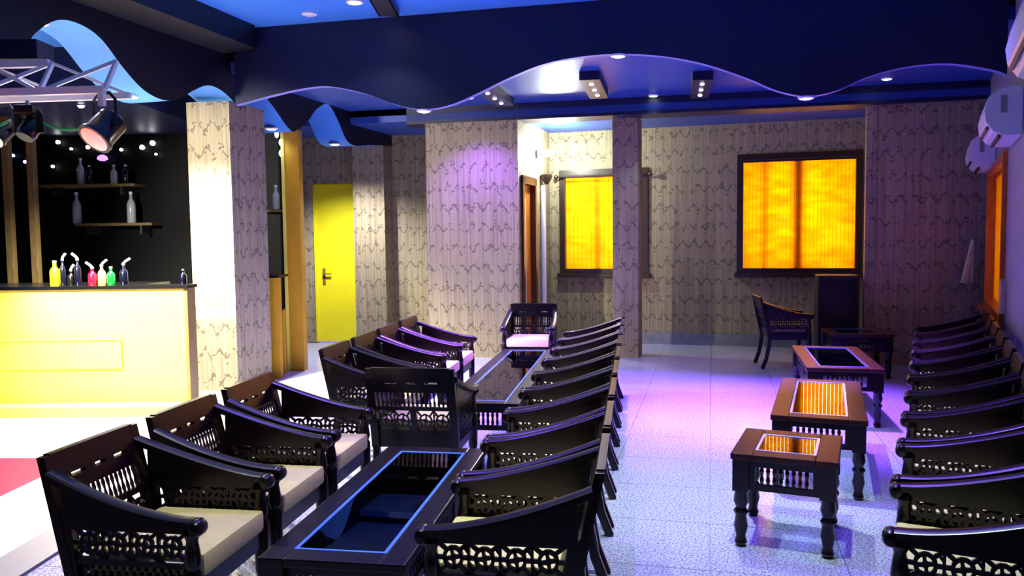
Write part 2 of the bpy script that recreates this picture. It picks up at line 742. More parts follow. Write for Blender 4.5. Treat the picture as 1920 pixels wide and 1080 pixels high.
# yellow door
dr = empty('door_1', (d0[0] + dd.x * DU[0], d0[1] + dd.y * DU[0], 0), math.atan2(dd.y, dd.x))
wd = DU[1] - DU[0]
MB().box(.015, wd - .015, 0.02, 0.06, 0.01, 2.285).build('door_leaf', 'door_yellow', dr, bevel=.004)
hb = MB()
hb.lathe([(.026, 0), (.026, .012), (.01, .014), (.01, .05)], (.13, 0.02, 1.0), 10, ax=(0, -1, 0))
hb.bar((.13, -.025, 1.0), (.25, -.025, 1.0), .018, .018)
hb.box(.11, .15, .012, .02, .84, 1.08)
hb.build('door_handle', 'bar_brown', dr)
fb = MB().box(-.0, .015, -.01, .1, 0, 2.3).box(wd - .015, wd, -.01, .1, 0, 2.3).box(0, wd, -.01, .1, 2.285, 2.3)
fb.build('door_frame', 'door_yellow', dr)
struct(dr, 'plain yellow door with a lever handle beside the second column')
# brown alcove door
ad = (Vector(alc_far) - Vector(K1)).normalized()
dr = empty('door_2', (K1[0] + ad.x * DOORU[0], K1[1] + ad.y * DOORU[0], 0), math.atan2(ad.y, ad.x))
wd = DOORU[1] - DOORU[0]
MB().box(-.03, .05, -.03, .13, 0, 2.25).box(wd - .05, wd + .03, -.03, .13, 0, 2.25).box(-.03, wd + .03, -.03, .13, 2.17, 2.27).build('door_frame', 'frame_brown', dr)
MB().box(.05, wd - .05, .04, .08, 0.01, 2.17).build('door_leaf', 'orange_wood', dr)
MB().box(.16, .30, .03, .04, .25, 2.0).build('door_panel', 'white_paint', dr)
struct(dr, 'brown framed door inside the bright alcove')

# bar back wall, its side
o = wall_mesh((-8.2, 9.75), (-2.50, 9.45), 0, 3.2, 0.12).build('wall_bar', 'bar_black')
struct(o, 'black back wall of the bar')

# ------------------------------------------------------------------ ceilings
Lf, Lb = left_line(-1.5), left_line(12.6)
rf = right_wall(-1.5)
bl_, br_ = BEAM0, line_x(BEAM0, (1, SBEAM), WR0, (SR, 1))
o = MB().poly([Lf, (rf[0] + .2, rf[1]), (br_[0] + .2, br_[1]), bl_], Z_TOP, Z_TOP + .1).build('ceiling', 'ceil_blue')
struct(o, 'blue painted raised ceiling over the near seating bay')
PIL = at_z(1153, 672, 0)
pz = 9.55
pb0 = (K1[0] - 2.4, K1[1] + .55)
PB0 = (-1.9, 10.31)
PBS = -0.226


def pb(X, off=0):
    return (X, K1[1] + PBS * (X - K1[0]) + off)


pr = line_x(K1, (1, PBS), WR0, (SR, 1))
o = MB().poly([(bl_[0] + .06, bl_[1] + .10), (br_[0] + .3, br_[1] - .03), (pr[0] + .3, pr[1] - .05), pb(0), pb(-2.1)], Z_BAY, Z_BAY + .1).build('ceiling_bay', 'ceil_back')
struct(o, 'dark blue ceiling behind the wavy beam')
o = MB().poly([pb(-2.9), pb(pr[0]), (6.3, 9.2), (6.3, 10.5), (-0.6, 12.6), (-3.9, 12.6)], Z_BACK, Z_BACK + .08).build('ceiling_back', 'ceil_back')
struct(o, 'blue ceiling of the alcove along the back wall')
o = MB().poly([(-8.4, 3.0), left_line(3.0, .2), left_line(12.4, .2), (-8.4, 12.4)], Z_BARC, Z_BARC + .1).build('ceiling_bar', 'ceil_blue')
struct(o, 'blue ceiling over the dance floor and bar')

# cross beam on the pillar line
a0, a1 = pb(-1.3), pb(pr[0] - .02)
o = MB().poly([a0, a1, (a1[0], a1[1] + .38), (a0[0], a0[1] + .38)], 2.93, Z_BAY + .05).build('trim_1', 'navy')
struct(o, 'straight dark blue cross beam resting on the middle pillar')


def wave_soffit(name, pts, off, z_top, mats):
    """pts: (x,y,zbottom) along the front face; off: plan vector to the rear face"""
    mb = MB()
    n = len(pts)
    for (x, y, z) in pts:
        mb.v += [(x, y, z), (x, y, z_top), (x + off[0], y + off[1], z), (x + off[0], y + off[1], z_top)]
    for i in range(n - 1):
        a, b = 4 * i, 4 * i + 4
        mb.face((a, b, b + 1, a + 1), 0)
        mb.face((b + 2, a + 2, a + 3, b + 3), 0)
        mb.face((a, a + 2, b + 2, b), 1)
        mb.face((a + 1, b + 1, b + 3, a + 3), 0)
    mb.face((0, 1, 3, 2), 0)
    e = 4 * (n - 1)
    mb.face((e, e + 2, e + 3, e + 1), 0)
    return mb.build(name, mats, smooth=True)


# cove in shaded navy where the left soffit meets the raised ceiling
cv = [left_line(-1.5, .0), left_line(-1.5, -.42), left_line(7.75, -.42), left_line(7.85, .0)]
o = MB().poly(cv, 3.30, Z_TOP + .06).build('trim_6', 'shaded_navy')
struct(o, 'straight navy cove along the left edge of the raised ceiling')
# lateral wavy beam
ctl = [(450, 197), (468, 192), (520, 178), (575, 166), (625, 162), (690, 175), (745, 195), (797, 205), (850, 196), (905, 172), (960, 145), (1020, 121),
       (1085, 107), (1160, 101), (1240, 105), (1320, 120), (1400, 147), (1455, 170), (1510, 180), (1565, 170), (1620, 145), (1690, 126), (1770, 119), (1850, 130), (1880, 140)]
bp = []
for (px, py) in ctl:
    X, Y = beam_pt(px)
    bp.append((X, Y, at_y(px, py, Y).z))
bp = catmull(bp, 5)
o = wave_soffit('trim_2', bp, (0.016, 0.07), Z_TOP + .05, ['navy', 'soffit_edge'])
struct(o, 'navy drop beam across the room with a wavy lower edge')
# left wavy soffit, front (toward the dance floor) and rear
def soffit_pts(ctl):
    r = []
    for (px, py) in ctl:
        X, Y = on_line(px, COL0, SL)
        r.append((X, Y, at_y(px, py, Y).z))
    return r


nL = Vector((-1, SL)).normalized() * 0.40
front = [(-3.95 + 0, 3.7, 2.9), (-3.72, 4.5, 2.72)]
front = [(*left_line(3.2), 2.9), (*left_line(3.9), 3.1), (*left_line(4.6), 2.82), (*left_line(5.1), 2.66)]
front += soffit_pts([(45, 104), (85, 62), (125, 38), (165, 44), (205, 72), (245, 128), (280, 168), (315, 187), (345, 186), (372, 170), (400, 160), (425, 170), (448, 192)])
front += [(*left_line(8.1), 2.80)]
o = wave_soffit('trim_3', catmull(front, 6), nL, Z_TOP + .05, ['shaded_navy', 'soffit_blue'])
struct(o, 'thick navy wavy soffit with a pale blue underside above the bar side')
rear = [(*left_line(8.12), 2.88), (*left_line(8.35), 3.05), (*left_line(8.6), 2.95)] + soffit_pts([(545, 238), (560, 246), (585, 225), (600, 205), (622, 196), (640, 228), (654, 262), (670, 273), (700, 272), (740, 275), (775, 286), (795, 294)])
o = wave_soffit('trim_4', catmull(rear, 6), nL, Z_TOP, ['shaded_navy', 'ceil_blue'])
struct(o, 'rear run of the wavy navy soffit between the two columns')
# bulkhead over the bar
o = MB().box(-8.3, -3.42, 7.0, 9.6, 2.77, Z_BARC + .02).build('trim_5', 'navy')
struct(o, 'low navy bulkhead hanging over the bar counter')


# ------------------------------------------------------------------ columns
def column(p, w_, d_, z1, label, u0):
    """p: right front corner, front runs left along the back-wall direction"""
    fr = Vector((-1, 0.12)).normalized()
    dp = Vector((SL, 1)).normalized()
    p = Vector(p)
    pts = [p + fr * w_, p, p + dp * d_, p + dp * d_ + fr * w_]
    mb = MB()
    u = u0
    for i in range(4):
        a, b = pts[i], pts[(i + 1) % 4]
        L_ = (b - a).length
        k = len(mb.v)
        mb.v += [(a.x, a.y, 0), (b.x, b.y, 0), (b.x, b.y, z1), (a.x, a.y, z1)]
        mb.face((k, k + 1, k + 2, k + 3), 0, [(u, 0), (u + L_, 0), (u + L_, z1), (u, z1)])
        u += L_
    k = len(mb.v)
    mb.v += [(q.x, q.y, z1) for q in pts]
    mb.face((k, k + 1, k + 2, k + 3), 0, [(0, 0)] * 4)
    return tag(mb.build('column', 'wallpaper'), label, 'column')


column((COL0[0], COL0[1]), 0.44, 0.60, 2.86, 'big square column in beige sprig wallpaper at the bar end', 0)
c2 = on_line(722, COL0, SL)
column(c2, 0.45, 0.55, 2.85, 'second square wallpapered column beside the yellow door', 2.3)
pl_ = at_z(1153, 672, 0)
pill = Vector(on_line(1197, (1.55, 9.55), 0.0))
column((pill.x, pill.y), 0.31, 0.36, 2.94, 'slim wallpapered pillar standing before the yellow window', 4.1)


# ------------------------------------------------------------------ windows
def window(name, p, d, hole, parts, nslat, blind, label, mull=(), fr='dark_frame', lamp=W_DAY, depth_out=0.55):
    """p: plan origin of the wall, d: unit dir along it, hole=(u0,u1,z0,z1). Local x along wall, y outwards (behind)."""
    u0_, u1_, z0, z1 = hole
    W_, H_ = u1_ - u0_, z1 - z0
    e = empty(name, (p[0] + d.x * u0_, p[1] + d.y * u0_, z0), math.atan2(d.y, d.x))
    t_ = .05
    fb = MB()
    fb.box(-.03, t_, -.035, .12, -.03, H_ + .03).box(W_ - t_, W_ + .03, -.035, .12, -.03, H_ + .03)
    fb.box(t_, W_ - t_, -.035, .12, H_ - .05, H_ + .03).box(t_, W_ - t_, -.035, .12, -.03, .03)
    fb.build('window_frame', fr, e)
    MB().box(-.06, W_ + .06, -.09, .0, -.09, -.031).build('window_sill', fr, e, bevel=.006)
    for k, (a, wm) in enumerate(mull):
        MB().box(a * W_ - wm / 2, a * W_ + wm / 2, .10, .15, .03, H_ - .05).build('mullion', 'frame_brown', e)
    MB().box(t_, W_ - t_, .155, .16, .03, H_ - .05).build('pane', 'window_glass', e)
    # blind of narrow vertical slats
    sw = (W_ - 2 * t_ + .04) / nslat
    s0 = None
    for k in range(nslat):
        if s0 is None:
            s0 = MB().box(-sw * .47, sw * .47, -.002, .002, .012, H_ - .02).build('blind_slat', blind, e)
            q = s0
        else:
            q = s0.copy()
            C.objects.link(q)
            q.parent = e
        q.location = (t_ - .02 + (k + .5) * sw, .055, 0)
        q.rotation_euler = (0, 0, math.radians(9))
    MB().box(t_, W_ - t_, .03, .08, H_ - .075, H_ - .05).build('blind_rail', fr, e)
    struct(e, label)
    # daylight standing behind the glass
    ld = bpy.data.lights.new('daylight', 'AREA')
    ld.shape = 'RECTANGLE'
    ld.size, ld.size_y = W_ * 1.1, H_ * 1.1
    ld.energy = lamp
    ld.color = (1.0, 0.86, 0.5)
    lo = bpy.data.objects.new('daylight', ld)
    C.objects.link(lo)
    lo.parent = e
    lo.location = (W_ / 2, .2 + depth_out, H_ / 2)
    lo.rotation_euler = (math.radians(-90), 0, 0)
    return e


window('window_1', bl, bdir, W1, None, 30, 'blind_orange', 'glowing orange window with a slatted blind and dark frame on the back wall', [(.22, .03), (.50, .11)])
wn = window('window_2', bl, bdir, W2, None, 18, 'blind_yellow', 'yellow glowing window in the alcove behind the slim pillar', [(.42, .05), (.72, .05)], lamp=66)
W_ = W2[1] - W2[0]
H_ = W2[3] - W2[2]
rb = MB().tube([(-.05, -.09, H_ - .07), (W_ + .06, -.09, H_ - .07)], .013, 8)
for x in (-.06, W_ + .07):
    rb.lathe([(.005, -.03), (.03, -.015), (.036, 0), (.03, .015), (.005, .03)], (x, -.09, H_ - .07), 10, ax=(1, 0, 0))
rb.build('curtain_rod', 'dark_frame', wn)
rdirv = Vector((rdir.x, rdir.y))
window('window_3', rw1, rdirv, W3, None, 20, 'blind_orange', 'wooden framed window with an amber blind on the right wall', [(.5, .06)], 'orange_wood', lamp=26)

# outside darkness needs nothing more; alcove fittings
pp = K1[0] + ad.x * 1.12, K1[1] + ad.y * 1.12
nn = Vector((ad.y, -ad.x))
o = MB().tube([(pp[0] + nn.x * .04, pp[1] + nn.y * .04, 0), (pp[0] + nn.x * .04, pp[1] + nn.y * .04, 2.2)], .035, 10).build('wall_pipe', 'white_paint', smooth=True)
tag(o, 'white vertical pipe on the alcove side wall', 'pipe')
bk = empty('wall_bracket', (pp[0], pp[1], 2.2))
MB().lathe([(.02, 0), (.075, .08), (.08, .13), (.02, .14)], (nn.x * .09, nn.y * .09, .01), 12).build('shade', 'dark_frame', bk, smooth=True)
MB().bar((0, 0, .12), (nn.x * .09, nn.y * .09, .12), .03, .03).build('arm', 'dark_frame', bk)
tag(bk, 'small dark cone-shaped wall fitting above the white pipe', 'fitting')


# ------------------------------------------------------------------ lamps
def add_light(kind, parent, loc, energy, col, size=.05, spot=110, blend=.7, aim=None, name='lamp_light'):
    ld = bpy.data.lights.new(name, kind)
    ld.energy = energy
    ld.color = col
    ld.shadow_soft_size = size
    if kind == 'SPOT':
        ld.spot_size = math.radians(spot)
        ld.spot_blend = blend
    lo = bpy.data.objects.new(name, ld)
    C.objects.link(lo)
    lo.parent = parent
    lo.location = loc
    if aim is not None:
        d = Vector(aim) - (parent.matrix_world.translation if False else Vector(parent.location)) - Vector(loc)
        lo.rotation_euler = d.to_track_quat('-Z', 'Y').to_euler()
    return lo


DL_PROTO = {}


def downlight(p, lens, label, r=.05, power=0, col=COOL, spot=115, group='recessed ceiling spots', blend=.7):
    if (lens, r) not in DL_PROTO:
        e = empty('downlight')
        ring = MB().lathe([(r * 1.35, .0), (r * 1.35, -.012), (r * 1.05, -.018), (r * 1.0, -.004)], n=16).build('trim_ring', 'white_paint', e, smooth=True)
        MB().lathe([(r * .98, -.002), (r * .98, -.012), (r * .7, -.022), (r * .2, -.026)], n=16).build('lens', lens, e, smooth=True)
        DL_PROTO[(lens, r)] = e
    else:
        src = DL_PROTO[(lens, r)]
        e = src.copy()
        C.objects.link(e)
        for ch in src.children:
            if ch.type == 'MESH':
                c = ch.copy()
                C.objects.link(c)
                c.parent = e
    e.location = p
    tag(e, label, 'downlight', group)
    if power:
        add_light('SPOT', e, (0, 0, -.05), power, col, .04, spot, blend)
    return e


def soff_at(px, pts, dz=0.0):
    """point on the underside of a soffit nearest to column px"""
    d = ray(px, 300)
    k = d.x / d.y
    return min(pts, key=lambda q: abs(q[0] / q[1] - k))


beam_c = Vector((.008, .035, 0))
for px, lbl in ((797, 'violet spot under the left dip of the wavy cross beam'), (1158, 'violet spot at the crest of the wavy cross beam'), (1517, 'violet spot under the right dip of the wavy cross beam')):
    q = Vector(soff_at(px, bp)) + beam_c
    downlight(q, 'lens_violet', lbl, .05, W_VIOLET, VIOLET, 76)
fr_pts = catmull(front, 6)
re_pts = catmull(rear, 6)
hl = Vector((nL.x * .5, nL.y * .5, 0))
for px, pts, lbl, pw, cl in ((122, fr_pts, 'violet-white spot in the tall arch of the left soffit', 420, (.72, .7, 1)), (285, fr_pts, 'white spot in the dip of the left soffit beside the big column', 2000, (1, .96, .82)),
                             (540, re_pts, 'white spot under the soffit between the big column and ochre post', 8, COOL), (656, re_pts, 'white spot under the soffit dip above the yellow door', 430, (.95, .95, 1)),
                             (762, re_pts, 'violet-white spot at the far end of the left soffit', 750, (.5, .4, 1))):
    q = Vector(soff_at(px, pts)) + hl
    downlight(q, 'lens_violet', lbl, .055, pw, cl, 140)
for (px, py, z, lens, r, lbl, pw, cl) in ((882, 210, Z_BAY, 'lens_blue', .035, 'small blue spot above the violet wall', 330, VIOLET), (1225, 197, Z_BAY, 'lens_white', .045, 'white spot above the slim pillar', 45, COOL),
                                          (1663, 146, Z_BAY, 'lens_white', .045, 'white spot near the right wall above the boxed-out wall', 0, COOL), (1650, 183, Z_BAY, 'lens_blue', .035, 'small blue spot above the boxed-out wall', 15, VIOLET),
                                          (665, 2, Z_TOP, 'lens_white', .055, 'white spot at the top edge of the raised blue ceiling', 40, COOL), (580, 25, Z_TOP, 'ac_white', .05, 'unlit spot in the corner of the raised blue ceiling', 0, COOL)):
    q = at_z(px, py, z)
    if q.y > 9.5:
        q = at_y(px, py, 9.4)
        q.z = z
    downlight(q, lens, lbl, r, pw, cl, 70 if 'pillar' in lbl else 115)
# rows of downlights in the raised ceiling above the aisle, out of the frame
for k, (x, y, p_) in enumerate(((-.5, 2.6, 230), (0.95, 3.3, 330), (1.1, 5.3, W_FLOOR), (2.1, 1.6, 15), (-1.9, 4.2, 120))):
    downlight((x, y, Z_TOP), 'lens_white', ['white ceiling spot above the near glass table', 'white ceiling spot above the near aisle', 'white ceiling spot above the middle of the aisle',
                                            'white ceiling spot above the wall chairs', 'white ceiling spot above the left armchairs'][k], .05, p_, COOL if k in (1, 2, 3) else (.86, .86, .94), 66)

for k, (x, y) in enumerate(((-1.0, 5.4), (0.3, 4.4), (1.9, 4.6))):  # unseen violet spots added for sheen on the armchairs and tables
    downlight((x, y, Z_TOP), 'lens_blue', ['added violet sheen spot above the big-column armchairs', 'added violet sheen spot above the end armchair', 'added violet sheen spot above the aisle tables'][k], .05, (200, 360, 240)[k], (.22, .09, 1.0), 100)

# three-dot box lamps on the bay ceiling
for (pa, pb_, lbl) in (((905, 168), (965, 212), 'dark box lamp with two white dots left of the ceiling glow'), ((1105, 150), (1130, 198), 'dark box lamp with three white dots beside the beam crest'), ((1318, 150), (1310, 192), 'dark box lamp with three white dots right of the beam crest')):
    A, B = at_z(*pa, Z_BAY - .09), at_z(*pb_, Z_BAY - .09)
    B = A + (B - A).normalized() * min((B - A).length, 1.1)
    e = empty('box_lamp', (A + B) / 2 + Vector((0, 0, .09)))
    h = (B - A) / 2
    sd = Vector((h.y, -h.x, 0)).normalized()
    MB().bar(-h - Vector((0, 0, .045)), h - Vector((0, 0, .045)), .2, .088).build('housing', 'navy', e)
    for t in (-.6, 0, .6):
        c = h * t - Vector((0, 0, .09))
        MB().lathe([(.022, .002), (.022, -.008), (.008, -.014)], c, 10).build('lens', 'lens_violet', e, smooth=True)
    tag(e, lbl, 'ceiling lamp', 'box lamps on the dark blue ceiling')
# dark slot box on the raised ceiling
q = at_z(722, 4, Z_TOP)
e = empty('ceiling_box', q)
MB().box(-.09, .09, -.9, .22, -.06, 0).build('housing', 'black', e)
MB().box(-.07, .07, -.88, .20, -.066, -.06).build('grille', 'black_matte', e)
tag(e, 'dark slot-shaped box on the raised blue ceiling', 'vent')

# alcove bulb
lp = Vector((K1[0] + ad.x * .92 + nn.x * .02, K1[1] + ad.y * .92 + nn.y * .02, 2.60))
e = empty('wall_lamp', lp)
MB().lathe([(.05, 0), (.05, .02), (.02, .03), (.02, .08)], (0, 0, 0), 12, ax=(nn.x, nn.y, 0)).build('holder', 'white_paint', e, smooth=True)
MB().lathe([(.015, 0), (.035, .03), (.05, .08), (.045, .12), (.015, .15)], (nn.x * .07, nn.y * .07, 0), 12, ax=(nn.x, nn.y, .15)).build('bulb', 'bulb_white', e, smooth=True)
add_light('POINT', e, (nn.x * .3, nn.y * .3, .02), W_ALCOVE, (.92, 1.0, .88), .06)
tag(e, 'bare bright bulb on the alcove side wall', 'lamp')

# ------------------------------------------------------------------ truss and stage lamps
TY = 5.1
tl, tr_ = at_y(-140, 190, TY), at_y(196, 170, TY)
tb0, tb1 = Vector((-4.6, TY, 2.42)), at_y(196, 168, TY)
tu = Vector((0, 0, .2))
e = empty('lighting_truss', (0, 0, 0))
dirx = (tb1 - tb0)
back_off = Vector((0.06, .22, 0))
MB().bar(tb0, tb1, .045, .045).build('chord', 'truss_white', e)
MB().bar(tb0 + back_off, tb1 + back_off, .04, .04).build('chord', 'truss_white', e)
up1 = tb0 + dirx * .79
MB().bar(tb0 + tu + back_off * .5, up1 + tu + back_off * .5, .045, .045).build('chord', 'truss_white', e)
n_ = 5
for k in range(n_):
    a = tb0 + dirx * (k / n_)
    b = tb0 + dirx * ((k + 1) / n_)
    ta = a + tu + back_off * .5
    tb_ = b + tu + back_off * .5
    MB().bar(a, tb_, .022, .022).build('brace', 'truss_white', e)
    if k < n_ - 1:
        MB().bar(ta, b, .022, .022).build('brace', 'truss_white', e)
    MB().bar(b, tb_, .024, .024).build('brace', 'truss_white', e)
    MB().bar(b + back_off, ta, .018, .018).build('brace', 'truss_white', e)
MB().bar(tb1 + Vector((-.02, 0, .02)), tb1 + Vector((-.02, 0, -.1)), .035, .035).build('end_clamp', 'truss_white', e)
tag(e, 'white lattice lighting truss hanging before the bar', 'truss')
# dark box on top of truss
q = at_y(72, 112, TY + .2)
o = MB().box(-.5, .05, -.1, .1, -.06, .06).build('ballast_box', 'navy', bevel=.006)
o.location = q + Vector((0, 0, .05))
tag(o, 'dark navy box lying on top of the white truss', 'box')


def par_can(name, p, aim, lens, label, r, power, col, spot=70, hang=.12):
    p = Vector(p)
    e = empty(name, p)
    d = (Vector(aim) - p).normalized()
    MB().lathe([(r * .55, -.2), (r * .95, -.17), (r, -.02), (r * 1.12, 0), (r * 1.12, .02), (r * .9, .02)], (0, 0, 0), 16, ax=d).build('can', 'black', e, smooth=True)
    MB().lathe([(r * .92, .01), (r * .9, .022), (r * .5, .035), (r * .1, .04)], (0, 0, 0), 16, ax=d).build('lens', lens, e, smooth=True)
    sd = d.cross(Vector((0, 0, 1))).normalized()
    y0 = -d * .09
    yb = MB()
    yb.sweep([y0 + sd * r * 1.15, y0 + sd * r * 1.15 + Vector((0, 0, hang * .8)), y0 + sd * r * .6 + Vector((0, 0, hang)), y0 - sd * r * .6 + Vector((0, 0, hang)), y0 - sd * r * 1.15 + Vector((0, 0, hang * .8)), y0 - sd * r * 1.15], .02, .012, up=(d.x, d.y, .1))
    yb.build('yoke', 'black_matte', e)
    if power:
        add_light('SPOT', e, d * .06, power, col, r * .8, spot, .6, aim=p + d * 3)
    return tag(e, label, 'stage light')


rp = at_y(180, 258, TY)
par_can('stage_light', rp, (-3.6, 3.4, 0.2), 'lens_red', 'glowing red stage light hanging under the truss end', .1, 110, (1, .05, .06), 80, .22)
gp = at_y(-4, 262, TY)
par_can('stage_light', gp, (-3.6, 3.0, 0.4), 'lens_green', 'green stage light under the truss at the picture edge', .048, 20, (.1, 1, .4), 80, .17)
par_can('stage_light', (-4.15, 4.9, 2.28), (-2.97, 7.85, 1.35), 'lens_white', 'white stage light on the truss aimed at the big column', .09, W_BAR * .8, (1, .95, .8), 66, .12)
par_can('stage_light', (-3.72, 4.95, 2.28), (-3.35, 7.0, .92), 'lens_white', 'white flood light on the truss aimed at the bar front', .09, W_BAR * 1.1, WARM, 58, .12)
# moving head: black body
p = at_y(54, 232, TY)
e = empty('moving_head_light', p)
MB().box(-.06, .06, -.06, .06, .06, .11).build('base', 'black_matte', e, bevel=.008)
MB().sweep([(-.075, 0, -.06), (-.07, 0, .05), (-.05, 0, .075), (.05, 0, .075), (.07, 0, .05), (.075, 0, -.06)], .05, .02, up=(0, 1, 0)).build('yoke', 'black_matte', e)
MB().lathe([(.03, -.09), (.055, -.07), (.06, .03), (.05, .06)], (0, 0, -.04), 14, ax=(-.2, -.5, -.8)).build('head', 'black', e, smooth=True)
MB().bar((0, 0, .1), (0, 0, .145), .02, .02).build('clamp', 'truss_white', e)
tag(e, 'black moving head lamp hanging from the truss', 'stage light')
# green cable
c0, c1 = at_y(72, 226, TY), at_y(160, 240, TY)
pts = []
for k in range(13):
    t = k / 12
    pts.append(c0.lerp(c1, t) + Vector((0, 0, -.03 * math.sin(math.pi * t))))
o = MB().tube(pts, .009, 6).build('green_cable', 'green_cable', smooth=True)
tag(o, 'green cable sagging from the moving head to the red lamp', 'cable')
o = MB().tube([at_y(-40, 244, TY), at_y(-10, 240, TY), at_y(14, 228, TY)], .009, 6).build('green_cable', 'green_cable', smooth=True)
tag(o, 'short green cable at the picture edge left of the moving head', 'cable')

# ------------------------------------------------------------------ bar
BY = 7.0
bt0 = at_y(344, 534, BY)
BX = bt0.x
BH = bt0.z
e = empty('bar_counter', (BX, BY, 0), math.radians(-0.8))
MB().box(-5.2, -.0, 0, .10, .0, BH - .03).build('front_panel', 'bar_yellow', e)
MB().box(-.0, .03, -.002, .17, .0, BH - .03).build('end_panel', 'bar_brown', e)
MB().box(-5.2, -.42, .10, .62, .0, BH - .03).build('body', 'black_matte', e)
MB().poly([(-5.2, -.04), (.05, -.04), (.05, .17), (-.42, .17), (-.42, .68), (-5.2, .68)], BH - .03, BH).build('counter_top', 'black', e)
MB().box(-5.2, .03, -.22, -.002, 0.0, .085).build('foot_step', 'bar_yellow', e)
# relief plaque
a = at_y(228, 634, BY).x - BX
z1, z0 = at_y(150, 634, BY).z, at_y(150, 691, BY).z
pq = MB().box(-3.0, a, -.012, -.001, z0, z1).build('plaque', 'bar_yellow', e)
MB().box(-3.0, a, -.03, -.012, z0, z0 + .02).box(-3.0, a, -.03, -.012, z1 - .02, z1).box(a - .02, a, -.03, -.012, z0 + .02, z1 - .02).build('plaque_rim', 'bar_yellow', pq)
tag(e, 'long yellow-white bar counter with a framed plaque and black top', 'bar counter')
# bar back fittings: two upright posts
for k, (px, lbl) in enumerate(((18, 'left wooden upright post behind the bar at the picture edge'), (64, 'wooden upright post behind the bar near the yellow bottle'))):
    q = at_y(px, 400, 8.1)
    e = empty('bar_post', (q.x, q.y, 0))
    MB().box(-.035, .035, -.035, .035, 0, 2.765).build('shaft', 'post_wood', e, bevel=.006)
    MB().box(-.05, .05, -.05, .05, 0, .08).build('foot', 'post_wood', e)
    tag(e, lbl, 'post')
SH = [(72, 252, 346, 'upper bottle shelf on the black bar wall'), (140, 284, 419, 'lower bottle shelf on the black bar wall')]
SY = 9.25
shelf = []
for (x0, x1, y, lbl) in SH:
    A, B = at_y(x0, y, SY), at_y(x1, y, SY)
    e = empty('bottle_shelf', ((A.x + B.x) / 2, SY, A.z))
    hw = (B.x - A.x) / 2
    MB().box(-hw, hw, 0, .36, -.03, 0).build('board', 'post_wood', e)
    for s in (-.7, .7):
        MB().box(s * hw - .012, s * hw + .012, .02, .36, -.13, -.03).build('bracket', 'black_matte', e)
    tag(e, lbl, 'shelf')
    shelf.append((A.z, A.x, B.x))


def bottle(p, h, r, body, cap, label, pour=None, grp=None):
    e = empty('bottle', p)
    MB().lathe([(r * .9, 0), (r, .01), (r, h * .58), (r * .8, h * .68), (r * .36, h * .78), (r * .34, h * .93)], n=12).build('body', body, e, smooth=True)
    MB().lathe([(r * .4, h * .93), (r * .42, h), (r * .3, h + .004)], n=10).build('cap', cap, e, smooth=True)
    if pour:
        MB().tube([(0, 0, h), (pour * .02, 0, h + .02), (pour * .06, 0, h + .045)], .011, 6).build('pourer', 'liq_clear', e, smooth=True)
    return tag(e, label, 'bottle', grp)


for (px, lbl) in ((152, 'tallest pale bottle on the upper bar shelf'), (168, 'small thin pale bottle on the upper shelf'), (214, 'leaning pale bottle on the upper shelf'), (236, 'rightmost pale bottle on the upper shelf')):
    q = at_y(px, 340, SY + .1)
    bottle((q.x, SY + .1, shelf[0][0]), .22 if px != 152 else .3, .04, 'liq_clear' if px in (152, 214) else 'liq_navy', 'white_paint', lbl, grp='bottles on the bar shelves')
for (px, lbl) in ((145, 'tall pale bottle at the left end of the lower shelf'), (247, 'tall pale bottle at the right end of the lower shelf')):
    q = at_y(px, 410, SY + .1)
    bottle((q.x, SY + .1, shelf[1][0]), .36, .05, 'liq_clear', 'white_paint', lbl, grp='bottles on the bar shelves')
for (px, h, r, bd, cp, pour, lbl) in ((104, .22, .042, 'liq_yellow', 'white_paint', None, 'bright yellow bottle on the bar top'), (119, .24, .026, 'liq_navy', 'white_paint', .5, 'dark bottle with a white pourer beside the yellow bottle'),
                                      (134, .14, .028, 'black', 'white_paint', .5, 'short black bottle with white spout on the bar top'), (147, .24, .03, 'liq_navy', 'white_paint', -.8, 'dark bottle with a white spout bent left'),
                                      (174, .16, .036, 'liq_red', 'white_paint', -.9, 'red bottle with a white spout on the bar top'), (192, .18, .034, 'liq_gold', 'white_paint', .8, 'gold bottle between the red and green bottles'),
                                      (209, .16, .034, 'liq_green', 'white_paint', None, 'green bottle on the bar top'), (233, .19, .036, 'liq_navy', 'white_paint', 1.0, 'dark navy bottle with a tall white spout'),
                                      (344, .13, .03, 'liq_navy', 'metal', None, 'small navy bottle at the end of the bar by the column')):
    q = at_y(px, 535, BY + .12)
    bottle((q.x, BY + .12, BH - .001 + .0), h, r, bd, cp, lbl, pour, 'bottles on the bar top')
